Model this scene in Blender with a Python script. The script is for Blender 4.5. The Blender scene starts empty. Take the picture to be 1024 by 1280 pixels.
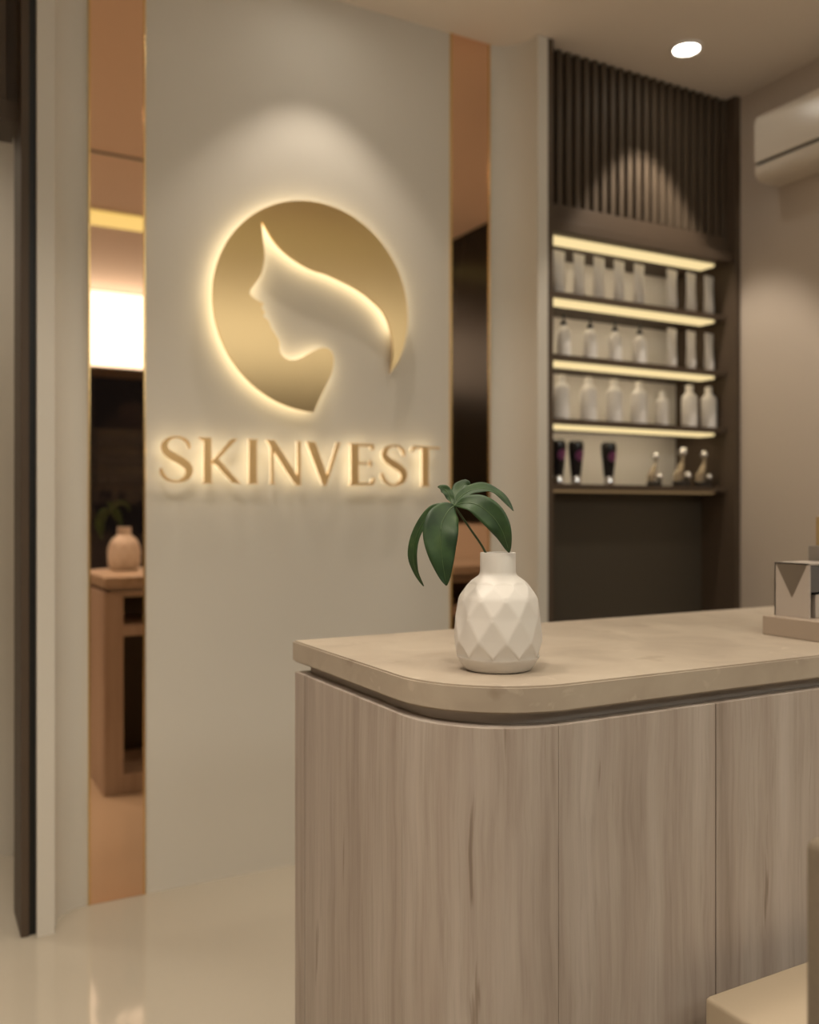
import bpy, bmesh, math, random
from mathutils import Vector, Matrix
random.seed(4)
PI = math.pi
sc = bpy.context.scene
COL = sc.collection
WLOC = {}          # world location of each parent


# ------------------------------------------------------------------ materials
def new_mat(name):
    m = bpy.data.materials.new(name)
    m.use_nodes = True
    nt = m.node_tree
    return m, nt, nt.nodes['Principled BSDF']


def plain(name, col, rough=.5, metal=0., spec=.5, bump=0., bump_scale=80., coat=0., var=0., var_scale=3.):
    m, nt, b = new_mat(name)
    b.inputs['Base Color'].default_value = (*col, 1)
    b.inputs['Roughness'].default_value = rough
    b.inputs['Metallic'].default_value = metal
    b.inputs['Specular IOR Level'].default_value = spec
    b.inputs['Coat Weight'].default_value = coat
    tc = nt.nodes.new('ShaderNodeTexCoord')
    if var:
        n = nt.nodes.new('ShaderNodeTexNoise')
        n.inputs['Scale'].default_value = var_scale
        n.inputs['Detail'].default_value = 6
        nt.links.new(tc.outputs['Object'], n.inputs['Vector'])
        mx = nt.nodes.new('ShaderNodeMix'); mx.data_type = 'RGBA'
        mx.inputs[6].default_value = (*[c * (1 - var) for c in col], 1)
        mx.inputs[7].default_value = (*[min(1, c * (1 + var)) for c in col], 1)
        nt.links.new(n.outputs['Fac'], mx.inputs[0])
        nt.links.new(mx.outputs[2], b.inputs['Base Color'])
    if bump:
        n2 = nt.nodes.new('ShaderNodeTexNoise')
        n2.inputs['Scale'].default_value = bump_scale
        n2.inputs['Detail'].default_value = 4
        nt.links.new(tc.outputs['Object'], n2.inputs['Vector'])
        bp = nt.nodes.new('ShaderNodeBump')
        bp.inputs['Strength'].default_value = bump
        bp.inputs['Distance'].default_value = .002
        nt.links.new(n2.outputs['Fac'], bp.inputs['Height'])
        nt.links.new(bp.outputs['Normal'], b.inputs['Normal'])
    return m


def emit(name, col, strength):
    m, nt, b = new_mat(name)
    b.inputs['Base Color'].default_value = (.05, .05, .05, 1)
    b.inputs['Emission Color'].default_value = (*col, 1)
    b.inputs['Emission Strength'].default_value = strength
    return m


def ramp(nt, stops):
    r = nt.nodes.new('ShaderNodeValToRGB')
    e = r.color_ramp.elements
    while len(e) < len(stops):
        e.new(.5)
    for el, (p, c) in zip(e, stops):
        el.position = p
        el.color = (*c, 1)
    return r


def wood_mat():
    m, nt, b = new_mat('greige_wood')
    N, Lk = nt.nodes.new, nt.links.new
    tc = N('ShaderNodeTexCoord')
    # a slow sideways drift so that the grain is not ruler straight
    mp0 = N('ShaderNodeMapping'); mp0.inputs['Scale'].default_value = (3, 3, 2.2)
    Lk(tc.outputs['Object'], mp0.inputs['Vector'])
    nw = N('ShaderNodeTexNoise'); nw.inputs['Scale'].default_value = 1.5
    Lk(mp0.outputs['Vector'], nw.inputs['Vector'])
    vs = N('ShaderNodeVectorMath'); vs.operation = 'SUBTRACT'; vs.inputs[1].default_value = (.5, .5, .5)
    Lk(nw.outputs['Color'], vs.inputs[0])
    vm = N('ShaderNodeVectorMath'); vm.operation = 'SCALE'; vm.inputs['Scale'].default_value = .03
    Lk(vs.outputs[0], vm.inputs[0])
    va = N('ShaderNodeVectorMath'); va.operation = 'ADD'
    Lk(tc.outputs['Object'], va.inputs[0]); Lk(vm.outputs[0], va.inputs[1])
    mp = N('ShaderNodeMapping'); mp.inputs['Scale'].default_value = (11, 11, .55)
    Lk(va.outputs[0], mp.inputs['Vector'])
    n1 = N('ShaderNodeTexNoise'); n1.inputs['Scale'].default_value = 1.6; n1.inputs['Detail'].default_value = 5
    n1.inputs['Roughness'].default_value = .6
    Lk(mp.outputs['Vector'], n1.inputs['Vector'])
    r1 = ramp(nt, [(.28, (.30, .245, .205)), (.44, (.385, .322, .276)), (.56, (.42, .36, .312)), (.74, (.475, .415, .37))])
    Lk(n1.outputs['Fac'], r1.inputs['Fac'])
    mp2 = N('ShaderNodeMapping'); mp2.inputs['Scale'].default_value = (75, 75, 2.2)
    Lk(va.outputs[0], mp2.inputs['Vector'])
    n2 = N('ShaderNodeTexNoise'); n2.inputs['Scale'].default_value = 1.4; n2.inputs['Detail'].default_value = 6
    n2.inputs['Roughness'].default_value = .65
    Lk(mp2.outputs['Vector'], n2.inputs['Vector'])
    r2 = ramp(nt, [(.30, (.82, .80, .78)), (.5, (1, 1, 1)), (.7, (1.08, 1.08, 1.08))])
    Lk(n2.outputs['Fac'], r2.inputs['Fac'])
    mx = N('ShaderNodeMix'); mx.data_type = 'RGBA'; mx.blend_type = 'MULTIPLY'; mx.inputs[0].default_value = .75
    Lk(r1.outputs['Color'], mx.inputs[6]); Lk(r2.outputs['Color'], mx.inputs[7])
    # sparse dark streaks and cracks of the figure
    mp3 = N('ShaderNodeMapping'); mp3.inputs['Scale'].default_value = (26, 26, 1.7); mp3.inputs['Location'].default_value = (3.1, 7.7, 1.3)
    Lk(va.outputs[0], mp3.inputs['Vector'])
    n3 = N('ShaderNodeTexNoise'); n3.inputs['Scale'].default_value = 1.5; n3.inputs['Detail'].default_value = 3
    Lk(mp3.outputs['Vector'], n3.inputs['Vector'])
    r3 = ramp(nt, [(.28, (.58, .53, .48)), (.325, (1, 1, 1))])
    Lk(n3.outputs['Fac'], r3.inputs['Fac'])
    mx2 = N('ShaderNodeMix'); mx2.data_type = 'RGBA'; mx2.blend_type = 'MULTIPLY'; mx2.inputs[0].default_value = .8
    Lk(mx.outputs[2], mx2.inputs[6]); Lk(r3.outputs['Color'], mx2.inputs[7])
    Lk(mx2.outputs[2], b.inputs['Base Color'])
    b.inputs['Roughness'].default_value = .48
    b.inputs['Specular IOR Level'].default_value = .35
    bp = N('ShaderNodeBump'); bp.inputs['Strength'].default_value = .12; bp.inputs['Distance'].default_value = .001
    Lk(n2.outputs['Fac'], bp.inputs['Height']); Lk(bp.outputs['Normal'], b.inputs['Normal'])
    return m


def stone_mat():
    m, nt, b = new_mat('beige_stone')
    N, Lk = nt.nodes.new, nt.links.new
    tc = N('ShaderNodeTexCoord')
    n1 = N('ShaderNodeTexNoise'); n1.inputs['Scale'].default_value = 7; n1.inputs['Detail'].default_value = 8
    n1.inputs['Distortion'].default_value = .8
    Lk(tc.outputs['Object'], n1.inputs['Vector'])
    r1 = ramp(nt, [(.3, (.345, .285, .225)), (.5, (.40, .335, .265)), (.7, (.435, .37, .295))])
    Lk(n1.outputs['Fac'], r1.inputs['Fac'])
    n2 = N('ShaderNodeTexNoise'); n2.inputs['Scale'].default_value = 16; n2.inputs['Detail'].default_value = 5
    n2.inputs['Distortion'].default_value = 1.5
    Lk(tc.outputs['Object'], n2.inputs['Vector'])
    r2 = ramp(nt, [(.64, (0, 0, 0)), (.72, (1, 1, 1))])
    Lk(n2.outputs['Fac'], r2.inputs['Fac'])
    sc_ = N('ShaderNodeMath'); sc_.operation = 'MULTIPLY'; sc_.inputs[1].default_value = .35
    Lk(r2.outputs['Color'], sc_.inputs[0])
    mx = N('ShaderNodeMix'); mx.data_type = 'RGBA'
    mx.inputs[7].default_value = (.56, .48, .39, 1)
    Lk(sc_.outputs[0], mx.inputs[0]); Lk(r1.outputs['Color'], mx.inputs[6])
    n4 = N('ShaderNodeTexNoise'); n4.inputs['Scale'].default_value = 10; n4.inputs['Detail'].default_value = 4
    mp = N('ShaderNodeMapping'); mp.inputs['Location'].default_value = (5, 2, 9)
    Lk(tc.outputs['Object'], mp.inputs['Vector']); Lk(mp.outputs['Vector'], n4.inputs['Vector'])
    r4 = ramp(nt, [(.30, (.72, .68, .64)), (.38, (1, 1, 1))])
    Lk(n4.outputs['Fac'], r4.inputs['Fac'])
    mx2 = N('ShaderNodeMix'); mx2.data_type = 'RGBA'; mx2.blend_type = 'MULTIPLY'; mx2.inputs[0].default_value = .7
    Lk(mx.outputs[2], mx2.inputs[6]); Lk(r4.outputs['Color'], mx2.inputs[7])
    Lk(mx2.outputs[2], b.inputs['Base Color'])
    b.inputs['Roughness'].default_value = .38
    b.inputs['Specular IOR Level'].default_value = .4
    return m


def glass_mat():
    m, nt, b = new_mat('clear_glass')
    b.inputs['Base Color'].default_value = (.85, .87, .86, 1)
    b.inputs['Roughness'].default_value = .02
    b.inputs['Transmission Weight'].default_value = 1
    b.inputs['IOR'].default_value = 1.45
    return m


def leaf_mat():
    m, nt, b = new_mat('leaf_green')
    N, Lk = nt.nodes.new, nt.links.new
    tc = N('ShaderNodeTexCoord')
    n = N('ShaderNodeTexNoise'); n.inputs['Scale'].default_value = 28; n.inputs['Detail'].default_value = 3
    Lk(tc.outputs['Object'], n.inputs['Vector'])
    r = ramp(nt, [(.35, (.014, .038, .012)), (.6, (.030, .068, .020)), (.8, (.058, .10, .03))])
    Lk(n.outputs['Fac'], r.inputs['Fac']); Lk(r.outputs['Color'], b.inputs['Base Color'])
    b.inputs['Roughness'].default_value = .5
    b.inputs['Specular IOR Level'].default_value = .4
    return m


WALL = plain('warm_grey_paint', (.68, .64, .57), .62, spec=.25, bump=.03, bump_scale=120)
WALL2 = plain('warm_beige_paint', (.56, .48, .405), .65, spec=.2, bump=.03, bump_scale=120)
CEIL = plain('ceiling_paint', (.90, .82, .74), .7, spec=.2)
FLOOR = plain('polished_floor', (.425, .375, .30), .07, spec=.5, var=.03, var_scale=2.)
WOOD = wood_mat()
STONE = stone_mat()
DARK = plain('dark_brown_laminate', (.092, .065, .045), .5, spec=.25, var=.08, var_scale=9)
FLUTE = plain('fluted_laminate', (.085, .062, .042), .55, spec=.2)
DARKIN = plain('dark_panel', (.088, .073, .055), .5, spec=.35)
PANEL = plain('dark_wall_panel', (.018, .016, .011), .22, spec=.16)
BLACK = plain('black_gap', (.006, .006, .005), .5)
GREYMET = plain('grey_metal_band', (.42, .38, .34), .45, metal=.1)
PALE = plain('pale_laminate', (.68, .63, .555), .5, spec=.3)
GOLD = plain('brushed_gold', (.74, .53, .27), .2, metal=1)
GOLD.node_tree.nodes['Principled BSDF'].inputs['Roughness'].default_value = .35
GOLD.node_tree.nodes['Principled BSDF'].inputs['Anisotropic'].default_value = .96      # brushed sideways
_t = GOLD.node_tree.nodes.new('ShaderNodeCombineXYZ'); _t.inputs[0].default_value = 1
GOLD.node_tree.links.new(_t.outputs[0], GOLD.node_tree.nodes['Principled BSDF'].inputs['Tangent'])
GOLDL = plain('gold_letter', (.88, .60, .29), .5, metal=1)
COPPER = plain('bronze_mirror', (.90, .61, .43), .015, metal=1)
GTRIM = plain('gold_trim', (.85, .60, .28), .25, metal=1)
HALO = emit('halo_led', (1., .80, .48), 3.2)
HALOL = emit('letter_halo_led', (1., .80, .48), 3.0)
LED = emit('shelf_led', (1., .77, .38), .88)
LEDDIM = emit('shelf_led_dim', (1., .62, .28), .16)
COVE = emit('cove_led', (.92, .86, .30), .95)
BIGLIGHT = emit('light_box_face', (1., .98, .88), 3.3)
LAMP = emit('downlight_lens', (1., .93, .80), 25)
CERAM = plain('white_ceramic', (.67, .635, .59), .45, spec=.45, bump=.02, bump_scale=200)
WHITEP = plain('white_plastic', (.84, .81, .79), .38, spec=.4)
ACP = plain('ac_plastic', (.74, .67, .58), .28, spec=.5)
PUMP = plain('black_plastic', (.008, .007, .007), .3)
BLKTUBE = plain('black_gloss_tube', (.012, .010, .012), .2, spec=.5)
PURPLE = plain('purple_print', (.16, .028, .11), .5)
CHROME = plain('chrome', (.85, .85, .86), .12, metal=1)
SILVER = plain('silver_metal', (.50, .44, .39), .4, metal=.15)
REFLTRI = plain('painted_reflection', (.16, .13, .10), .4)
SLATE = plain('slate_metal', (.20, .21, .23), .2, metal=.8)
TRAYM = plain('taupe_leather', (.38, .305, .24), .5)
GREYBOX = plain('grey_card', (.24, .21, .18), .5)
OCHRE = plain('ochre_card', (.36, .25, .12), .45)
ORNG = plain('pale_gold', (.58, .48, .35), .25, metal=.6)
ORNB = plain('dark_base', (.035, .03, .028), .3)
GLASS = glass_mat()
LEAF = leaf_mat()
STEM = plain('stem_green', (.045, .07, .022), .5)
RIB = plain('leaf_rib', (.06, .11, .035), .45)
BEIGEF = plain('beige_leather', (.40, .325, .235), .5, bump=.05, bump_scale=300)
BROWNF = plain('brown_fabric', (.165, .13, .09), .85, bump=.3, bump_scale=500, var=.15, var_scale=150)
NIGHT = plain('night_pavement', (.02, .02, .02), .9)


# ------------------------------------------------------------------ mesh helpers
def add_box(bm, x0, x1, y0, y1, z0, z1, bev=0., seg=2):
    r = bmesh.ops.create_cube(bm, size=1)
    vs = r['verts']
    for v in vs:
        v.co = Vector(((x0 + x1) / 2 + v.co.x * (x1 - x0), (y0 + y1) / 2 + v.co.y * (y1 - y0), (z0 + z1) / 2 + v.co.z * (z1 - z0)))
    if bev:
        es = list({e for v in vs for e in v.link_edges})
        bmesh.ops.bevel(bm, geom=es, offset=bev, segments=seg, affect='EDGES', profile=.5)
    return bm


def box(*a, **k):
    return add_box(bmesh.new(), *a, **k)


def add_prism(bm, pts, a0, a1, axis='z', bev=0.):
    """extrude a 2-D outline; axis z: (x,y), axis y: (x,z), axis x: (y,z)"""
    def P(p, t):
        if axis == 'z': return (p[0], p[1], t)
        if axis == 'y': return (p[0], t, p[1])
        return (t, p[0], p[1])
    A = [bm.verts.new(P(p, a0)) for p in pts]
    B = [bm.verts.new(P(p, a1)) for p in pts]
    n = len(pts)
    fs = [bm.faces.new(A), bm.faces.new(B[::-1])]
    for i in range(n):
        fs.append(bm.faces.new((A[i], B[i], B[(i + 1) % n], A[(i + 1) % n])))
    bmesh.ops.recalc_face_normals(bm, faces=fs)
    if bev:
        es = list(fs[0].edges) + list(fs[1].edges)
        bmesh.ops.bevel(bm, geom=es, offset=bev, segments=2, affect='EDGES')
    return bm


def prism(*a, **k):
    return add_prism(bmesh.new(), *a, **k)


def add_lathe(bm, prof, seg=24, c=(0, 0, 0), sx=1., sy=1.):
    rings = []
    for r, z in prof:
        if r < 1e-6:
            rings.append([bm.verts.new((c[0], c[1], c[2] + z))])
        else:
            rings.append([bm.verts.new((c[0] + r * sx * math.cos(2 * PI * i / seg), c[1] + r * sy * math.sin(2 * PI * i / seg), c[2] + z)) for i in range(seg)])
    fs = []
    for a, b in zip(rings, rings[1:]):
        for i in range(seg):
            j = (i + 1) % seg
            if len(a) == 1 and len(b) == 1: continue
            if len(a) == 1: fs.append(bm.faces.new((a[0], b[i], b[j])))
            elif len(b) == 1: fs.append(bm.faces.new((a[i], b[0], a[j])))
            else: fs.append(bm.faces.new((a[i], b[i], b[j], a[j])))
    bmesh.ops.recalc_face_normals(bm, faces=fs)
    return bm


def lathe(*a, **k):
    return add_lathe(bmesh.new(), *a, **k)


def add_tube(bm, pts, radii, seg=10):
    pts = [Vector(p) for p in pts]
    rings = []
    up = Vector((0, 0, 1))
    for i, p in enumerate(pts):
        t = (pts[min(i + 1, len(pts) - 1)] - pts[max(i - 1, 0)]).normalized()
        a = t.cross(up if abs(t.dot(up)) < .95 else Vector((0, 1, 0))).normalized()
        b = t.cross(a)
        rings.append([bm.verts.new(p + radii[i] * (a * math.cos(2 * PI * k / seg) + b * math.sin(2 * PI * k / seg))) for k in range(seg)])
    fs = []
    for a, b in zip(rings, rings[1:]):
        for k in range(seg):
            fs.append(bm.faces.new((a[k], a[(k + 1) % seg], b[(k + 1) % seg], b[k])))
    fs.append(bm.faces.new(rings[0])); fs.append(bm.faces.new(rings[-1]))
    bmesh.ops.recalc_face_normals(bm, faces=fs)
    return bm


def add_ball(bm, c, r, sz=1.):
    rr = bmesh.ops.create_uvsphere(bm, u_segments=20, v_segments=12, radius=r)
    for v in rr['verts']:
        v.co = Vector((c[0] + v.co.x, c[1] + v.co.y, c[2] + v.co.z * sz))
    return bm


def obj(name, bm, mat, parent=None, smooth=False, local=False):
    me = bpy.data.meshes.new(name)
    bm.to_mesh(me); bm.free()
    me.materials.append(mat)
    o = bpy.data.objects.new(name, me)
    COL.objects.link(o)
    off = Vector((0, 0, 0))
    if parent is not None:
        o.parent = parent
        off = WLOC[parent.name]
        if not local:
            me.transform(Matrix.Translation(-off))
    WLOC[o.name] = off
    if smooth:
        me.shade_smooth()
        if smooth != 'all':
            me.set_sharp_from_angle(angle=math.radians(38))
    return o


def thing(name, label, cat, loc=(0, 0, 0), rz=0, group=None):
    o = bpy.data.objects.new(name, None)
    o.empty_display_size = .05
    COL.objects.link(o)
    o.location = loc; o.rotation_euler = (0, 0, rz)
    o['label'] = label; o['category'] = cat
    if group: o['group'] = group
    WLOC[o.name] = Vector(loc)
    return o


def tag(o, label, cat, group=None):
    o['label'] = label; o['category'] = cat
    if group: o['group'] = group
    return o


def struct(name, bm, mat, parent=None, smooth=False):
    o = obj(name, bm, mat, parent, smooth)
    o['kind'] = 'structure'
    return o


def copy_tree(o, parent=None):
    c = o.copy(); COL.objects.link(c)
    if parent is not None: c.parent = parent
    for ch in list(o.children):
        copy_tree(ch, c)
    return c


def centre(o, bmloc):
    """place a single-mesh thing's origin at its base"""
    o.data.transform(Matrix.Translation(-Vector(bmloc)))
    o.location = bmloc
    return o


H = 2.91                      # ceiling height
WB = 2.863                    # logo wall plane
XR = 3.07                     # right wall

# ------------------------------------------------------------------ room shell
struct('floor', box(-1.6, 3.27, -1.95, 3.6, -.1, 0), FLOOR)
struct('ceiling', box(-1.6, 3.27, -1.95, 3.6, H, H + .1), CEIL)
# logo wall: flat centre, both ends sweep forward in a concave curve and stop with a flat edge
cx, a_, b_ = 1.19, .113, .150
prof = []
for i in range(13):
    t = PI / 2 * (1 - i / 12)
    prof.append((.477 - a_ * math.sin(t) - .0, WB - b_ + b_ * math.cos(t)))
for i in range(13):
    t = PI / 2 * i / 12
    prof.append((1.907 + a_ * math.sin(t), WB - b_ + b_ * math.cos(t)))
xl, xr_ = .477 - a_ - .046, 1.907 + a_ + .046
outline = [(xl, WB - b_)] + prof + [(xr_, WB - b_), (xr_, 3.05), (xl, 3.05)]
struct('wall_back', prism(outline, 0, H), WALL, smooth=True)
# right wall: solid part, low wall under the dark window, strip above nothing
wr = bmesh.new()
add_box(wr, XR, XR + .12, 1.15, 3.6, 0, H)
add_box(wr, XR, XR + .12, -1.95, 1.15, 0, 1.10)
add_box(wr, XR + .03, XR + .12, -1.95, 1.15, 1.10, H)
struct('wall_right', wr, WALL2)
struct('wall_left', box(-1.6, -1.5, -1.95, 3.6, 0, H), WALL2)
wc = bmesh.new()
add_box(wc, -1.5, .6, 3.41, 3.5, 0, H)
add_box(wc, .45, .6, 3.05, 3.41, 0, H)
struct('wall_corridor', wc, WALL)
struct('wall_back_left', box(-1.5, -.78, 2.75, 3.0, 0, H), WALL2)
wf = bmesh.new()
add_box(wf, -1.5, XR, -1.95, -1.80, 2.30, H)
struct('wall_front', wf, WALL2)
struct('trim_1', box(-1.5, 1.9, 1.085, 1.105, H - .004, H + .01), BLACK)       # shadow gap across the ceiling

# shop window to the night street (behind the camera, seen in the bronze mirrors)
wn = struct('window_1', bmesh.new(), DARK)
fr = bmesh.new()
add_box(fr, -1.5, XR, -1.86, -1.80, 0, .10)
add_box(fr, -1.5, XR, -1.86, -1.80, 2.24, 2.30)
for x in (-1.5, 0.05, 2.0, XR - .05):
    add_box(fr, x, x + .05, -1.86, -1.80, .10, 2.24)
struct('window_frame', fr, DARK, wn)
struct('window_pane', box(-1.5, XR, -1.836, -1.824, .10, 2.24), GLASS, wn)
struct('pavement', box(-3, 5, -6, -1.95, -.15, -.05), NIGHT)
struct('trim_3', box(XR - .004, XR + .03, -1.80, 1.15, 1.10, H - .001), PANEL)      # tall dark glossy wall panelling

# ------------------------------------------------------------------ door opening on the left with fluted transom
d1 = struct('door_1', bmesh.new(), DARK)
fb = bmesh.new()
add_box(fb, .2786, .300, 2.727, 2.915, 0, H, bev=.002)
add_box(fb, -.78, -.745, 2.727, 2.915, 0, H, bev=.002)
struct('door_frame', fb, DARK, d1)
tb = bmesh.new()
add_box(tb, -.745, .2786, 2.80, 2.975, 2.268, 2.325)
add_box(tb, -.745, .2786, 2.82, 2.975, 2.325, H)
k = 0
x = .2786 - .028
while x > -.745:
    add_box(tb, x - .026, x, 2.80, 2.822, 2.325, H, bev=.004)
    x -= .0434
struct('door_transom', tb, DARK, d1)
struct('trim_2', box(.300, xl, 2.735, 3.0, 0, H), BLACK)

# ------------------------------------------------------------------ bronze mirror strips
for x0, x1, lab in ((.477, .6445, 'tall bronze mirror strip left of the round gold emblem, reflecting the counter'),
                    (1.736, 1.907, 'tall bronze mirror strip between the gold sign and the display cabinet')):
    t = thing('mirror_strip', lab, 'mirror', ((x0 + x1) / 2, WB, 0))
    obj('mirror_glass', box(x0 + .006, x1 - .006, WB - .006, WB + .001, .001, H - .001), COPPER, t)
    tb = bmesh.new()
    add_box(tb, x0, x0 + .006, WB - .010, WB + .001, .001, H - .001, bev=.0012)
    add_box(tb, x1 - .006, x1, WB - .010, WB + .001, .001, H - .001, bev=.0012)
    obj('edge_trim', tb, GTRIM, t)['label'] = 'thin gold edge trim'

# ------------------------------------------------------------------ emblem
EC = (1.19, 1.848)
R = .3475


def catmull(pts, n=5):
    out = []
    for i in range(len(pts) - 1):
        p0, p1, p2, p3 = [Vector(pts[max(0, min(len(pts) - 1, i + k))]) for k in (-1, 0, 1, 2)]
        for j in range(n):
            t = j / n
            out.append(tuple(.5 * (2 * p1 + (p2 - p0) * t + (2 * p0 - 5 * p1 + 4 * p2 - p3) * t * t + (3 * p1 - p0 - 3 * p2 + p3) * t ** 3)))
    out.append(tuple(pts[-1]))
    return out


hair = [(0.2783, -0.200), (0.2890, -0.1317), (0.2840, -0.0702), (0.2563, 0.0006), (0.1994, 0.0495), (0.1391, 0.0807), (0.0787, 0.1010), (0.0362, 0.1135), (-0.0041, 0.1195), (-0.0515, 0.1350), (-0.106, 0.1640), (-0.1489, 0.2015), (-0.1870, 0.2560)]
brow = [(-0.1870, 0.2560), (-0.1828, 0.2018), (-0.1776, 0.1622), (-0.1786, 0.1269), (-0.1892, 0.0853), (-0.207, 0.055), (-0.2250, 0.0305), (-0.2227, 0.0132), (-0.2018, 0.0005), (-0.1807, -0.0065)]
lips = [(-0.1807, -0.0065), (-0.1850, -0.022), (-0.1765, -0.0362), (-0.1805, -0.0490), (-0.168, -0.0585), (-0.1606, -0.0685), (-0.1542, -0.0842), (-0.1404, -0.1031), (-0.1275, -0.1253), (-0.1254, -0.1555), (-0.1114, -0.1747), (-0.0843, -0.1827), (-0.0515, -0.173), (-0.0127, -0.1492), (0.0265, -0.1324), (0.0540, -0.1380), (0.0660, -0.1653), (0.0605, -0.2079), (0.0434, -0.2456), (0.0209, -0.2887), (-0.0071, -0.3475)]
emb = catmull(hair) [:-1] + catmull(brow)[:-1] + catmull(lips)
a0, a1 = -math.radians(91.2), -math.radians(360 + 30.5)
arc = []
n = 110
for i in range(1, n):
    a = a0 + (a1 - a0) * i / n
    arc.append((R * math.cos(a), R * math.sin(a)))
emb = emb + arc


def dedupe(pts, eps=.0009):
    out = [pts[0]]
    for p in pts[1:]:
        if (Vector(p) - Vector(out[-1])).length > eps: out.append(p)
    if (Vector(out[0]) - Vector(out[-1])).length < eps: out.pop()
    return out


def inset(pts, d):
    """simple normal offset towards the inside of a polygon"""
    n = len(pts)
    area = sum(pts[i][0] * pts[(i + 1) % n][1] - pts[(i + 1) % n][0] * pts[i][1] for i in range(n))
    s = 1 if area > 0 else -1
    out = []
    for i in range(n):
        p, a, b = Vector(pts[i]), Vector(pts[i - 1]), Vector(pts[(i + 1) % n])
        t = ((p - a).normalized() + (b - p).normalized())
        if t.length < .3:
            t = (b - a)
            out.append(tuple(p)); continue
        t.normalize()
        nrm = Vector((-t.y, t.x)) * s
        out.append(tuple(p + nrm * d))
    return out


emb = dedupe(emb)
t = thing('wall_emblem', 'round gold backlit emblem of a woman\'s profile on the grey wall above the lettering', 'wall emblem', (EC[0], WB, EC[1] - R))
W = lambda pts: [(EC[0] + x, EC[1] + z) for x, z in pts]
PF, PB = WB - .046, WB - .036
bm = prism(W(emb), PF, PB, axis='y')
bmesh.ops.triangulate(bm, faces=[f for f in bm.faces if len(f.verts) > 4])
obj('emblem_plate', bm, GOLD, t, smooth=True)
halo = dedupe([p for p in inset(emb, .003) if not (p[0] > .24 and p[1] < -.06)])
bm = prism(W(halo), PB + .001, PB + .006, axis='y')
bmesh.ops.triangulate(bm, faces=[f for f in bm.faces if len(f.verts) > 4])
obj('halo_light', bm, HALO, t)['label'] = 'warm halo light behind the plate'

# ------------------------------------------------------------------ letters (drawn as strokes in a cap-height = 1 box)
def quad(*p): return list(p)


def stroke(pts, widths):
    """variable-width ribbon outline along points"""
    L, Rr = [], []
    for i, p in enumerate(pts):
        p = Vector(p)
        a, b = Vector(pts[max(0, i - 1)]), Vector(pts[min(len(pts) - 1, i + 1)])
        t = (b - a).normalized(); nn = Vector((-t.y, t.x))
        L.append(tuple(p + nn * widths[i] / 2)); Rr.append(tuple(p - nn * widths[i] / 2))
    return L + Rr[::-1]


def S_shape():
    pts = [(.60, .74), (.575, .86), (.48, .955), (.345, .985), (.20, .945), (.115, .845), (.105, .735), (.165, .635), (.30, .545), (.46, .45), (.575, .34), (.595, .21), (.535, .095), (.40, .022), (.255, .02), (.13, .085), (.055, .19), (.035, .30)]
    w = [.035, .065, .05, .04, .065, .11, .135, .15, .165, .17, .155, .135, .11, .05, .045, .065, .075, .035]
    P = catmull([Vector(p) for p in pts], 4)
    ww = []
    for i in range(len(w) - 1):
        for j in range(4): ww.append(w[i] + (w[i + 1] - w[i]) * j / 4)
    ww.append(w[-1])
    return [stroke(P, ww)]


LET = {
    'S': S_shape(),
    'K': [quad((.12, 0), (.30, 0), (.29, 1), (.13, 1)), [(.0, 1), (.02, .965), (.13, .92), (.29, .95), (.29, 1)], [(.10, .0), (.32, .0), (.34, -.02), (.08, -.02)],
          quad((.29, .44), (.345, .40), (.92, 1.0), (.78, .985)), quad((.31, .50), (.43, .57), (1.0, -.02), (.80, .0)), ],
    'I': [quad((.18, 0), (.82, 0), (.80, 1), (.20, 1)), quad((.05, 1), (.2, .97), (.8, .97), (.95, 1)), quad((.05, -.015), (.95, -.015), (.8, .02), (.2, .02))],
    'N': [quad((.11, 0), (.175, 0), (.175, .92), (.11, .92)), quad((.06, -.015), (.225, -.015), (.2, .015), (.09, .015)),
          quad((-.03, 1), (.20, 1), (.96, .09), (.96, -.04), (.84, -.04)), quad((.885, -.04), (.97, -.04), (.97, 1), (.885, 1)), quad((.85, 1), (1.0, 1), (.96, .97), (.89, .97))],
    'V': [quad((.0, 1), (.235, 1), (.62, .12), (.53, -.03), (.475, -.03)), quad((.50, -.03), (.56, -.03), (.97, 1), (.88, 1)), quad((.85, 1), (1.0, 1), (.955, .97), (.89, .97))],
    'E': [quad((.10, 0), (.37, 0), (.37, 1), (.10, 1)), [(.0, 1), (.95, 1), (.97, .86), (.90, .86), (.84, .935), (.3, .945), (.1, .96)],
          [(.3, .55), (.80, .55), (.82, .60), (.87, .60), (.87, .45), (.82, .45), (.80, .50), (.3, .50)],
          [(.0, -.015), (.95, 0), (1.0, .17), (.93, .17), (.86, .065), (.3, .05), (.1, .04)]],
    'T': [quad((.385, 0), (.595, 0), (.595, .97), (.385, .97)), [(.0, .86), (.05, .99), (.11, 1.0), (.98, .985), (1.0, .94), (.93, .945), (.12, .935), (.05, .85)], quad((.33, -.015), (.65, -.015), (.6, .02), (.38, .02))],
}
NTH = ['first letter, beside the left mirror strip', 'second letter from the left', 'third letter from the left', 'fourth letter from the left',
       'fifth letter from the left', 'sixth letter from the left', 'seventh letter, second last', 'last letter, beside the right mirror strip']
SPOTS = [('S', .6781, .7762), ('K', .7995, .9337), ('I', .955, .995), ('N', 1.0234, 1.1411), ('V', 1.1595, 1.2839), ('E', 1.3121, 1.4093), ('S', 1.4333, 1.5311), ('T', 1.5532, 1.6685)]
Z0, CH = 1.262, .140
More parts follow.
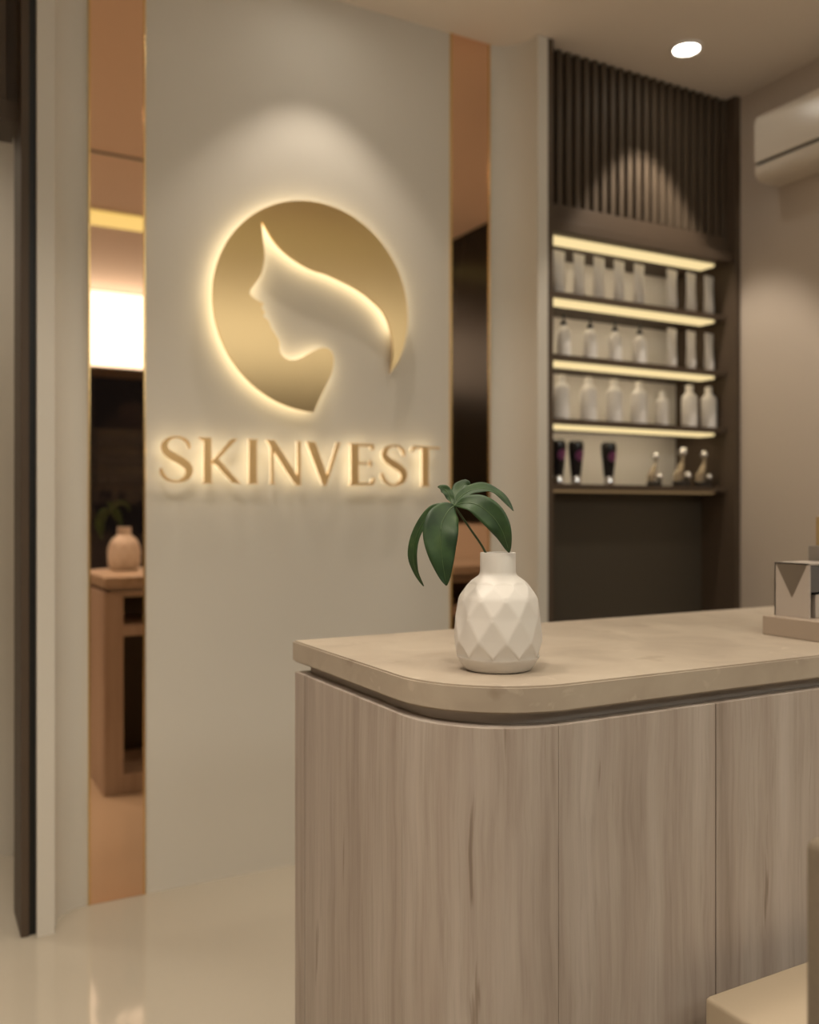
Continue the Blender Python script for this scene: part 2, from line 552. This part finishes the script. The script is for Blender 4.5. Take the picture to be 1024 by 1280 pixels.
for (ch, x0, x1), nth in zip(SPOTS, NTH):
    t = thing('sign_letter', 'gold backlit serif letter %s under the emblem, %s' % (ch, nth), 'sign letter', ((x0 + x1) / 2, WB, Z0), group='raised letters of the wall sign')
    wx = (x1 - x0) / (.64 if ch == 'S' else 1.0)
    pl, hl = bmesh.new(), bmesh.new()
    for i, st in enumerate(LET[ch]):
        pts = dedupe([(x0 + px * wx, Z0 + pz * CH) for px, pz in st], .0004)
        add_prism(pl, pts, WB - .046 - .0002 * i, WB - .036 - .0001 * i, axis='y')
        add_prism(hl, inset(pts, .0012), WB - .0355, WB - .031 + .0001 * i, axis='y')
    for b in (pl, hl):
        bmesh.ops.triangulate(b, faces=[f for f in b.faces if len(f.verts) > 4])
    obj('letter_face', pl, GOLDL, t)
    obj('halo_light', hl, HALOL, t)['label'] = 'warm halo light behind the letter'

# ------------------------------------------------------------------ display cabinet
CX0, CX1 = xr_ + .001, XR - .001
cab = thing('display_cabinet', 'tall dark brown built-in display cabinet with fluted top and four lit open shelves', 'cabinet', ((CX0 + CX1) / 2, 2.9, 0))
CF = 2.713
obj('side_panel', box(CX0, CX0 + .024, CF, 3.09, 0, H - .001, bev=.001), DARK, cab)
obj('side_panel', box(CX1 - .030, CX1, CF, 3.09, 0, H - .001, bev=.001), DARK, cab)
X0, X1 = CX0 + .024, CX1 - .030
fb = bmesh.new()
add_box(fb, X0, X1, 2.782, 2.80, 2.325, H - .001)
x = X0 + .010
while x + .024 < X1:
    add_box(fb, x, x + .025, 2.758, 2.784, 2.325, H - .002, bev=.005)
    x += .0434
obj('fluted_panel', fb, FLUTE, cab)
obj('rail', box(X0, X1, 2.756, 2.80, 2.255, 2.325, bev=.001), DARK, cab)
ZS = [2.213, 1.977, 1.741, 1.501, 1.254]
TH = .022
for i, z in enumerate(ZS):
    s = obj('shelf', box(X0, X1, 2.760 if i else 2.724, 3.052, z, z + (TH if i else .0415), bev=.001), DARK, cab)
    l = obj('led_strip', box(X0 + .004, 2.985, 2.775, 2.855, z - .012, z, bev=.004) if i < 4 else box(X0 + .004, 2.985, 2.775, 2.835, z - .008, z, bev=.003), LED if i < 4 else LEDDIM, s)
    if i < 4:
        la = bpy.data.lights.new('shelf_glow', 'AREA')
        la.shape = 'RECTANGLE'; la.size = .88; la.size_y = .03; la.energy = .78; la.color = (1., .84, .62)
        lo = bpy.data.objects.new('shelf_glow', la); COL.objects.link(lo)
        lo.parent = l; lo.location = Vector((2.535, 2.846, z - .0135)) - WLOC[l.name]
        lo.rotation_euler = (math.radians(42), 0, 0)
    l['label'] = 'warm glowing light strip under the shelf' if i < 4 else 'faint brown light strip under the lowest shelf'
obj('niche_back', box(X0, X1, 3.052, 3.066, 1.276, 2.213), PALE, cab)['label'] = 'pale back panel of the lit niche'
obj('lower_panel', box(X0, X1, 2.90, 2.918, 0.0, 1.2535), DARKIN, cab)
obj('cabinet_back', box(X0, X1, 3.066, 3.085, 0, H - .002), DARK, cab)

# ---- products
BY = 2.825


def tube_proto():
    t = thing('squeeze_tube', '', 'tube', (0, 0, 0))
    bm = bmesh.new()          # round at the cap, flat at the crimped top
    n, rows = 24, 8
    rings = []
    for j in range(rows):
        u = j / (rows - 1)
        rx, ry = .020 + .009 * u, .020 * (1 - u) + .0012
        rings.append([bm.verts.new((rx * math.cos(2 * PI * i / n), ry * math.sin(2 * PI * i / n), .026 + .124 * u)) for i in range(n)])
    rings.append([bm.verts.new((.029 * math.cos(2 * PI * i / n), .0012 * math.sin(2 * PI * i / n), .162)) for i in range(n)])
    for a, b in zip(rings, rings[1:]):
        for i in range(n): bm.faces.new((a[i], a[(i + 1) % n], b[(i + 1) % n], b[i]))
    bm.faces.new(rings[0]); bm.faces.new(rings[-1])
    bmesh.ops.recalc_face_normals(bm, faces=bm.faces)
    obj('tube_body', bm, WHITEP, t, True)
    obj('cap', lathe([(0, 0), (.0185, 0), (.0195, .002), (.0195, .025), (0, .025)]), WHITEP, t, True)
    return t


def pump_proto():
    t = thing('pump_bottle', '', 'bottle')
    obj('bottle_body', lathe([(0, 0), (.024, 0), (.0265, .003), (.0265, .088), (.024, .104), (.016, .116), (.009, .121), (.009, .128), (0, .128)]), WHITEP, t, True)
    bm = lathe([(0, .127), (.011, .127), (.011, .140), (.005, .142), (.0035, .143), (.0035, .158), (.009, .159), (.009, .168), (0, .169)], 16)
    add_tube(bm, [(0, 0, .163), (-.014, -.012, .163), (-.024, -.02, .158)], [.004, .0038, .003], 8)
    obj('pump', bm, PUMP, t, True)['label'] = 'black pump head'
    return t


def bottle_proto(name='round_bottle', s=1.):
    t = thing(name, '', 'bottle')
    obj('bottle_body', lathe([(0, 0), (.029, 0), (.032, .003), (.032, .118), (.029, .130), (.018, .142), (.0135, .146), (0, .146)]), WHITEP, t, True)
    obj('cap', lathe([(0, .146), (.0145, .146), (.0145, .172), (.013, .175), (0, .175)], 20), WHITEP, t, True)
    return t


def black_proto():
    t = thing('black_tube', '', 'tube')
    obj('tube_body', lathe([(0, .032), (.019, .032), (.022, .06), (.029, .125), (.0305, .150), (.028, .165), (.018, .172), (0, .173)], 28), BLKTUBE, t, True)
    bm = bmesh.new()      # printed purple mark wrapped on the front of the tube
    n = 14
    top, bot = [], []
    for i in range(n + 1):
        a = -PI / 2 - .75 + 1.5 * i / n
        hw = .021 * math.sqrt(max(.02, 1 - (2 * i / n - 1) ** 2))
        for zz, ls in ((.112 + hw, top), (.112 - hw, bot)):
            r = .0224 + (.029 - .022) * (zz - .06) / .065 + .0006
            ls.append(bm.verts.new((r * math.cos(a), r * math.sin(a), zz)))
    for i in range(n): bm.faces.new((bot[i], bot[i + 1], top[i + 1], top[i]))
    obj('printed_mark', bm, PURPLE, t)['label'] = 'purple printed mark'
    obj('cap', lathe([(0, 0), (.019, 0), (.0215, .003), (.0215, .026), (.019, .032), (0, .032)], 24), CHROME, t, True)['label'] = 'shiny chrome cap'
    return t


def ornament_proto():
    t = thing('ornament', '', 'ornament')
    obj('base', lathe([(0, 0), (.036, 0), (.038, .003), (.038, .018), (.034, .022), (0, .022)], 28, sy=.75), ORNB, t, True)['label'] = 'dark oval base'
    bm = bmesh.new()
    add_tube(bm, [(-.018, 0, .020), (-.016, 0, .045), (-.006, 0, .068), (.004, 0, .088), (.008, 0, .108), (.009, 0, .122)], [.017, .019, .014, .008, .006, .006], 14)
    obj('figure', bm, ORNG, t, True)
    obj('bead', add_ball(bmesh.new(), (.009, 0, .131), .0165), CHROME, t, 'all')
    obj('bead', add_ball(bmesh.new(), (.021, -.012, .040), .0165), CHROME, t, 'all')
    return t


def place(proto, items, first=[]):
    for i, (x, z, lab, grp, sc_, rz) in enumerate(items):
        o = proto if i == 0 else copy_tree(proto)
        o.location = (x, BY, z + .0005)
        o.scale = (sc_,) * 3
        o.rotation_euler = (0, 0, rz)
        o['label'] = lab; o['group'] = grp
        if i == 0: WLOC[o.name] = Vector(o.location)


S1, S2, S3, S4 = (z + TH for z in ZS[1:])
ORD = ['leftmost', 'second from the left', 'third from the left', 'fourth from the left', 'fifth from the left', 'third from the right', 'second from the right', 'rightmost']
it = []
for x, o_ in zip((2.2044, 2.302, 2.402, 2.505, 2.6107, 2.7905, 2.8997, 3.004), ORD):
    it.append((x, S1, 'white squeeze tube standing on the top lit shelf, %s in its row' % o_, 'squeeze tubes on the top shelf', 1.08, .12))
for x, o_ in zip((2.7905, 2.8997, 3.005), ('left of the three tubes', 'middle of the three tubes', 'rightmost of the three tubes')):
    it.append((x, S2, 'white squeeze tube on the second shelf, %s' % o_, 'squeeze tubes on the second shelf', 1.03, .12))
place(tube_proto(), it)
place(pump_proto(), [(x, S2, 'white bottle with black pump on the second shelf, %s' % o_, 'pump bottles on the second shelf', 1.0, .1) for x, o_ in
                     zip((2.2274, 2.3576, 2.484, 2.615), ('first from the left', 'second from the left', 'third from the left', 'fourth from the left'))])
place(bottle_proto(), [(x, S3, 'plain white capped bottle on the third lit shelf, %s' % o_, 'white bottles on the third shelf', sc_, 0) for x, sc_, o_ in
                       zip((2.2159, 2.3496, 2.480, 2.6107, 2.737, 2.8905, 3.003), (1, 1, 1, 1, .82, 1.02, 1.02),
                           ('leftmost', 'second from the left', 'third from the left', 'fourth from the left', 'the smaller one in the middle gap', 'second from the right', 'rightmost'))])
place(black_proto(), [(x, S4, lab, 'black tubes on the lowest shelf', 1, 0) for x, lab in
                      ((2.2005, 'black tube with purple mark on the lowest shelf, at the far left edge'), (2.286, 'black tube with purple mark on the lowest shelf, middle of the three'),
                       (2.451, 'black tube with purple mark on the lowest shelf, set apart on the right'))])
place(ornament_proto(), [(x, S4, lab, 'ornaments on the lowest shelf', s_, 0) for x, lab, s_ in
                         ((2.693, 'small gold ornament on a dark base, leftmost of three on the lowest shelf', .92), (2.844, 'gold ornament with shiny bead, middle of three on the lowest shelf', 1.1),
                          (2.970, 'gold ornament with shiny bead, rightmost of three on the lowest shelf', 1.05))])

# ------------------------------------------------------------------ air conditioner
ac = thing('air_conditioner', 'pale wall-mounted air conditioner high on the right wall beside the cabinet', 'air conditioner', (XR, 2.11, 2.467))
AY0, AY1 = 1.70, 2.518
obj('housing', prism([(XR + .001, 2.728), (2.955, 2.728), (2.936, 2.721), (2.925, 2.706), (2.920, 2.683), (2.920, 2.538), (XR + .001, 2.538)][::-1], AY0, AY1, axis='y', bev=.006), ACP, ac, True)
fl = [(2.922, 2.523), (2.922, 2.506), (2.926, 2.489), (2.936, 2.476), (2.950, 2.469), (2.968, 2.467), (XR + .001, 2.470), (XR + .001, 2.523)]
obj('air_flap', prism(fl, AY0, AY1, axis='y', bev=.006), ACP, ac, True)
obj('air_slot', box(2.934, XR, AY0 + .004, AY1 - .006, 2.522, 2.539), BLACK, ac)['label'] = 'dark slot between housing and flap'

# ------------------------------------------------------------------ reception counter
ZB, ZR, ZT = .8366, .8565, .900
LX, FY, BKY, RX = .715, 1.149, 1.815, XR - .003


def corner_outline(ins, rad, back, right, n=20):
    x0, y0 = LX + ins, FY + ins
    r = rad - ins
    p = [(x0, back)]
    for i in range(n + 1):
        a = PI + PI / 2 * i / n
        p.append((x0 + r + r * math.cos(a), y0 + r + r * math.sin(a)))
    p += [(right, y0), (right, back)]
    return p


ct = obj('countertop', prism(corner_outline(0, .20, BKY, RX), ZR, ZT, bev=.003), STONE, None, True)
tag(ct, 'long beige stone countertop with a rounded front corner, under the white vase', 'countertop')
centre(ct, (LX, FY, ZR))
rc = thing('reception_counter', 'reception counter clad in greige vertical-grain wood, with a rounded left corner', 'counter', (1.9, 1.48, 0))
obj('reveal_band', prism(corner_outline(.026, .20, BKY - .035, RX), ZB, ZR - .0002), GREYMET, rc, True)['label'] = 'recessed grey metal band under the stone top'
TK, RAD, GAP = .024, .18, .0012


def skin(pts_outer, pts_inner):
    return prism(pts_outer + pts_inner[::-1], 0.0005, ZB - .0003, bev=.0006)


# end strip, side panel, curved corner, front panels
obj('end_panel', box(LX, LX + .05, 1.752, BKY - .012, .0005, ZB - .0003, bev=.0008), WOOD, rc)
obj('side_panel', box(LX, LX + TK, FY + RAD + GAP, 1.7485, .0005, ZB - .0003, bev=.0008), WOOD, rc)
po, pi_ = [], []
for i in range(25):
    a = PI + PI / 2 * i / 24
    po.append((LX + RAD + RAD * math.cos(a), FY + RAD + RAD * math.sin(a)))
    r = RAD - TK
    pi_.append((LX + RAD + r * math.cos(a), FY + RAD + r * math.sin(a)))
obj('corner_panel', skin(po, pi_), WOOD, rc, True)
x = LX + RAD
xs = [x, 1.239, 1.60, 1.96, 2.32, 2.68, RX]
for a, b in zip(xs, xs[1:]):
    obj('front_panel', box(a + GAP, b - GAP, FY, FY + TK, .0005, ZB - .0003, bev=.0008), WOOD, rc)
cb = bmesh.new()
add_box(cb, LX + RAD + .01, RX, FY + TK + .001, FY + TK + .012, .0005, ZB - .001)
add_box(cb, LX + .03, LX + .04, FY + RAD, BKY - .07, .0005, ZB - .001)
obj('carcass_lining', cb, DARKIN, rc)
obj('carcass_top', prism(corner_outline(.0246, .18, BKY - .02, RX), ZB - .018, ZB - .0003), WOOD, rc)
obj('middle_shelf', box(LX + .06, RX, FY + .25, BKY - .014, .655, .700), WOOD, rc)
obj('plinth', box(LX + .06, RX, FY + .25, BKY - .014, .0005, .08), WOOD, rc)
for x in (LX + .048, 1.35, 2.0, 2.62):
    obj('divider', box(x, x + .030, FY + .25, BKY - .015, .0005, ZB - .018), WOOD, rc)

# ------------------------------------------------------------------ vase with sprig
VX, VY = .895, 1.316
vase = thing('vase', 'white ceramic vase with faceted body and short neck on the stone countertop', 'vase', (VX, VY, ZT))


def faceted_vase():
    bm = bmesh.new()
    n = 10
    sub = 4                    # smooth sections are n*sub round
    m = n * sub

    def smooth_ring(r, z): return [bm.verts.new((r * math.cos(2 * PI * i / m), r * math.sin(2 * PI * i / m), z)) for i in range(m)]

    def facet_ring(r, z, sh): return [bm.verts.new((r * math.cos(2 * PI * (i + sh) / n), r * math.sin(2 * PI * (i + sh) / n), z)) for i in range(n)]

    def quads(A, B):
        for i in range(len(A)): bm.faces.new((A[i], A[(i + 1) % len(A)], B[(i + 1) % len(A)], B[i]))
    prof = [(.0, .0), (.052, 0), (.0575, .002), (.0615, .0075), (.0675, .0165), (.0708, .0225), (.0714, .0246)]
    rings = [smooth_ring(r, z) for r, z in prof[1:]]
    bm.faces.new(rings[0][::-1])
    for A, B in zip(rings, rings[1:]): quads(A, B)
    F = [facet_ring(.0728, .0262, 0), facet_ring(.0768, .0545, .5), facet_ring(.0745, .0925, 0), facet_ring(.0685, .1240, .5), facet_ring(.0550, .1445, 0)]
    bot = rings[-1]
    # join the round foot to the first facet ring
    for i in range(n):
        j = (i + 1) % n
        for k in range(sub):
            bm.faces.new((bot[i * sub + k], bot[(i * sub + k + 1) % m], F[0][i] if k < sub / 2 else F[0][j]))
        bm.faces.new((F[0][i], bot[i * sub + sub // 2], F[0][j]))
    for q, (A, B) in enumerate(zip(F, F[1:])):
        up = q % 2 == 0
        for i in range(n):
            j = (i + 1) % n
            if up:
                bm.faces.new((A[i], A[j], B[i])); bm.faces.new((B[i], A[j], B[j]))
            else:
                bm.faces.new((A[i], B[j], B[i])); bm.faces.new((A[i], A[j], B[j]))
    neck = [(.0462, .1520), (.0390, .1570), (.0340, .1605), (.0316, .1640), (.0308, .168), (.0305, .1995), (.0299, .2005), (.0268, .2005), (.0262, .199), (.0262, .165), (.04, .145), (.05, .10)]
    rn = [smooth_ring(r, z) for r, z in neck]
    top = F[-1]
    for i in range(n):
        j = (i + 1) % n
        for k in range(sub):
            bm.faces.new((rn[0][(i * sub + k + 1) % m], rn[0][i * sub + k], top[i] if k < sub / 2 else top[j]))
        bm.faces.new((top[j], rn[0][i * sub + sub // 2], top[i]))
    for A, B in zip(rn, rn[1:]): quads(A, B)
    bmesh.ops.recalc_face_normals(bm, faces=bm.faces)
    bm.edges.ensure_lookup_table()
    es = [e for e in bm.edges if len(e.link_faces) == 2 and e.calc_face_angle(0) > .05 and all(.025 < v.co.z < .146 and v.co.xy.length > .052 for v in e.verts)
          and not all(v.co.z < .0275 for v in e.verts) and not all(v.co.z > .143 for v in e.verts)]
    bmesh.ops.bevel(bm, geom=es, offset=.003, segments=3, affect='EDGES', profile=.5)
    return bm


vb = obj('vase_body', faceted_vase(), CERAM, vase, local=True)
me = vb.data
for p in me.polygons:
    p.use_smooth = p.center.z < .0215 or p.center.z > .1535
vb.rotation_euler = (0, 0, math.radians(-28.73 + 6))

YAW = -math.radians(28.73)
sp = thing('leaf_sprig', 'sprig of long dark green drooping leaves standing in the white vase', 'plant', (VX, VY, ZT + .06), YAW)
DZ = .06


def L3(p): return Vector((p[0], p[2], p[1] - DZ))


bm = bmesh.new()
st = catmull([L3((.010, .07, .0)), L3((-.006, .15, .0)), L3((-.022, .201, -.004)), L3((-.051, .245, -.008)), L3((-.0757, .2805, -.01))], 5)
add_tube(bm, st, [.0024 - .0008 * i / len(st) for i in range(len(st))], 8)
obj('stem', bm, STEM, sp, 'all', local=True)


def leaf(pts, width, view, fold=.18, peak=.45):
    """blade along a centre line; view = direction the upper face looks to"""
    P = catmull([L3(p) for p in pts], 7)
    P = [Vector(p) for p in P]
    n = len(P)
    bm, rb = bmesh.new(), bmesh.new()
    view = Vector(view).normalized()
    m = 8
    rows, rows2 = [], []
    for i, p in enumerate(P):
        t = (P[min(i + 1, n - 1)] - P[max(i - 1, 0)]).normalized()
        side = t.cross(view).normalized()
        nn = side.cross(t).normalized()
        if nn.dot(view) < 0: nn = -nn
        u = i / (n - 1)
        e = math.log(.5) / math.log(peak)
        w = width / 2 * max(.04, math.sin(PI * u ** e) ** .85 if 0 < u < 1 else .03)
        row, r2 = [], []
        for k in range(m + 1):
            s = 2 * k / m - 1
            off = nn * (fold * w * (abs(s) ** 1.3) + .0012 * math.sin(u * 18 + s * 2) * abs(s))
            row.append(bm.verts.new(p + side * w * s + off + nn * .0004))
            r2.append(bm.verts.new(p + side * w * s + off - nn * .0004))
        rows.append(row); rows2.append(r2)
    for rs in (rows, rows2):
        for a, b in zip(rs, rs[1:]):
            for k in range(m): bm.faces.new((a[k], a[k + 1], b[k + 1], b[k]))
    for i in range(n - 1):
        for k in (0, m):
            bm.faces.new((rows[i][k], rows[i + 1][k], rows2[i + 1][k], rows2[i][k]))
    for k in range(m):
        for i in (0, n - 1):
            bm.faces.new((rows[i][k], rows[i][k + 1], rows2[i][k + 1], rows2[i][k]))
    bmesh.ops.recalc_face_normals(bm, faces=bm.faces)
    lo = obj('leaf', bm, LEAF, sp, 'all', local=True)
    add_tube(rb, [p + view * .0006 for p in P[:-2]], [.0009 * (1 - .6 * i / n) for i in range(len(P) - 2)], 6)
    WLOC[lo.name] = Vector((0, 0, 0))
    obj('midrib', rb, RIB, lo, 'all', local=True)


N_ = (-.0757, .2805, -.01)
leaf([N_, (-.089, .2790, -.012), (-.1129, .2710, -.01), (-.1367, .2370, -.005), (-.1455, .1990, .0), (-.1410, .1680, .004), (-.1275, .1418, .008)], .021, (-.55, -.8, .25), .3, .5)
leaf([N_, (-.0880, .2700, -.022), (-.0985, .2480, -.034), (-.1005, .2200, -.042), (-.0965, .1830, -.046), (-.0905, .1470, -.046)], .060, (.05, -1, .2), .12, .47)
leaf([N_, (-.0600, .2850, -.022), (-.0380, .2820, -.032), (-.0130, .2630, -.036), (.0050, .2360, -.036), (.0165, .2015, -.030)], .043, (-.35, -.75, .55), .16, .55)
leaf([N_, (-.0640, .2960, .0), (-.0441, .3075, .012), (-.0180, .3100, .016), (.0060, .2985, .014), (.0275, .2715, .006)], .027, (.15, -.55, .8), .25, .5)
leaf([N_, (-.0730, .2960, .012), (-.0640, .3090, .022), (-.0545, .3190, .03), (-.0485, .3130, .036)], .027, (-.3, -.8, .4), .25, .5)
leaf([N_, (-.0800, .2900, .004), (-.0860, .3030, .008), (-.0950, .3110, .01), (-.1035, .3135, .008)], .017, (.1, -.9, .4), .25, .55)

# ------------------------------------------------------------------ things at the right end of the counter
TX0, TX1, TY0, TY1 = 1.659, 2.02, .98 + .2, 1.406
tr = tag(obj('display_tray', box(TX0, TX1, TY0, TY1, ZT, ZT + .042, bev=.0015), TRAYM), 'low taupe block tray on the countertop at the right edge', 'tray')
centre(tr, (TX0, TY0, ZT))
TZ = ZT + .042
sb = thing('metal_dispenser', 'polished silver metal box with a dark front slot, standing on the taupe tray', 'box', (1.75, 1.36, TZ))
bm = bmesh.new()
bx0, bx1, by0, by1, h_ = 1.688, 1.788, 1.308, 1.398, .118
add_box(bm, bx0, bx0 + .004, by0, by1, TZ, TZ + h_, bev=.0006)
add_box(bm, bx1 - .004, bx1, by0, by1, TZ, TZ + h_, bev=.0006)
add_box(bm, bx0, bx1, by1 - .004, by1, TZ, TZ + h_, bev=.0006)
add_box(bm, bx0, bx1, by0, by1, TZ + h_ - .004, TZ + h_, bev=.0006)
obj('box_shell', bm, SILVER, sb)
bm = prism([(by1 - .004, TZ + h_ - .003), (by0 + .006, TZ + h_ - .003), (by0 + .044, TZ + .042)], bx0 - .0006, bx0 + .001, axis='x')  # dark triangle stands in for a reflection in the metal side
obj('reflection_triangle', bm, REFLTRI, sb)['label'] = 'dark taupe triangle painted as a reflection on the left face'
obj('front_plate', box(bx0 + .005, bx1 - .005, by0 + .002, by0 + .006, TZ + .056, TZ + h_ - .005), SLATE, sb)['label'] = 'blue-grey upper front plate'
obj('slot_lining', box(bx0 + .005, bx1 - .005, by0 + .03, by0 + .036, TZ, TZ + .056), BLACK, sb)['label'] = 'black slot'
obj('drawer', box(bx0 + .026, bx1 - .006, by0 + .004, by0 + .026, TZ, TZ + .05, bev=.002), SILVER, sb)
gb = tag(obj('carton', box(1.803, 1.90, 1.29, 1.40, TZ, 1.0935, bev=.001), GREYBOX), 'upright grey-brown carton behind the silver box, under the ochre one', 'box')
centre(gb, (1.85, 1.345, TZ))
ob = tag(obj('carton', box(1.818, 1.89, 1.30, 1.392, 1.0938, 1.159, bev=.001), OCHRE), 'small ochre carton on top of the grey-brown carton', 'box')
centre(ob, (1.854, 1.345, 1.0938))

# ------------------------------------------------------------------ seats in front of the counter
pf = thing('ottoman', 'beige leather block ottoman pushed against the front of the wood counter', 'ottoman', (1.5, .87, 0))
obj('cushion', box(1.142, 1.80, .72, 1.085, .03, .381, bev=.009, seg=3), BEIGEF, pf, True)
fb = bmesh.new()
add_box(fb, 1.165, 1.775, .745, 1.06, .0, .032)
obj('plinth', fb, DARK, pf)
ch = thing('armchair', 'brown upholstered chair whose back corner shows at the right edge', 'armchair', (1.25, .42, 0))
obj('backrest', box(.866, .956, .16, .68, .26, .812, bev=.012, seg=3), BROWNF, ch, True)
obj('seat', box(.956, 1.40, .16, .68, .26, .42, bev=.02, seg=3), BROWNF, ch, True)
for x in (.89, 1.35):
    for y in (.20, .62):
        obj('leg', box(x, x + .035, y - .0175, y + .0175, 0, .262, bev=.002), DARK, ch)

# ------------------------------------------------------------------ lights
def downlight(x, y, label, watts, cone=95, blend=.5, visible=True, col=(1., .885, .74), rad=.09, tilt=0):
    t = thing('downlight', label, 'ceiling light', (x, y, H - .012), group='recessed ceiling downlights')
    obj('trim_ring', lathe([(.046, .010), (.046, .003), (.050, .0), (.057, .004), (.059, .0115), (.046, .0115)], 32, (x, y, H - .012)), WHITEP, t, True)
    obj('lens', lathe([(0, .0045), (.0462, .0045), (.0462, .0085), (0, .0085)], 32, (x, y, H - .012)), LAMP, t, True)
    l = bpy.data.lights.new('downlight_beam', 'SPOT')
    l.energy = watts; l.color = col; l.shadow_soft_size = rad
    l.spot_size = math.radians(cone); l.spot_blend = blend
    lo = bpy.data.objects.new('downlight_beam', l)
    COL.objects.link(lo)
    lo.parent = t
    lo.location = (0, 0, -.006)
    lo.rotation_euler = (math.radians(tilt), 0, 0)
    return t


downlight(1.19, 2.545, 'recessed downlight close to the logo wall, above the emblem', 13.5, 86, .45, rad=.012)
downlight(2.565, 2.522, 'round glowing recessed downlight in the ceiling before the display cabinet', 44, 70, .35, rad=.02, tilt=5)
for x, y, watts, lab in ((.24, 1.62, 92, 'added fill downlight left of the counter, near the door'), (1.25, 1.75, 27, 'added fill downlight over the vase end of the counter'),  # unseen lamps added for ambient fill, except the one near the dark panel
                  (2.20, 1.75, 30, 'added fill downlight over the right end of the counter'), (.0, .45, 140, 'added fill downlight in the waiting area, left of the counter front'),
                  (1.70, .25, 90, 'added fill downlight before the counter front'), (2.44, .0, 40, 'recessed downlight before the counter, near the dark wall panel'),
                  (-.85, 1.0, 110, 'added fill downlight beside the left wall of the waiting area'),
                  (.55, -1.0, 75, 'added fill downlight by the shop window, left'), (2.1, -1.0, 75, 'added fill downlight by the shop window, right'),
                  (-.25, 3.2, 60, 'added fill downlight in the corridor beyond the door')):
    downlight(x, y, lab, watts, 112, .75, rad=.14)
lb = thing('light_box', 'wide white illuminated panel above the shop window, seen in the left mirror strip', 'light panel', (1.5, -1.8, 2.31))
obj('light_face', box(.3, XR - .03, -1.775, -1.765, 2.315, H - .012), BIGLIGHT, lb)
obj('light_frame', box(.28, XR - .01, -1.80, -1.776, 2.302, H - .003), DARK, lb)
cv = thing('ceiling_light_strip', 'long warm light strip across the ceiling behind the camera, yellow in the left mirror', 'light strip', (1.2, .07, H))
obj('diffuser', box(-.6, 2.7, -.06, .21, H - .012, H - .004), COVE, cv)
obj('housing', box(-.62, 2.72, -.08, .23, H - .0038, H - .0003), WHITEP, cv)

# ------------------------------------------------------------------ world, camera, view
w = bpy.data.worlds.new('world'); sc.world = w
w.use_nodes = True
w.node_tree.nodes['Background'].inputs['Color'].default_value = (.006, .006, .007, 1)
cam = bpy.data.cameras.new('camera')
co = bpy.data.objects.new('camera', cam); COL.objects.link(co)
co.location = (0, 0, 1.17)
co.rotation_euler = (PI / 2, 0, YAW)
cam.sensor_fit = 'HORIZONTAL'; cam.sensor_width = 36
cam.lens = 36 * 1150 / 1024
cam.clip_start = .02
cam.dof.use_dof = True
cam.dof.focus_distance = 1.54
cam.dof.aperture_fstop = 2.7
sc.camera = co
vs = sc.view_settings
vs.view_transform = 'Standard'; vs.look = 'None'; vs.gamma = 1; vs.exposure = .14; vs.use_curve_mapping = False
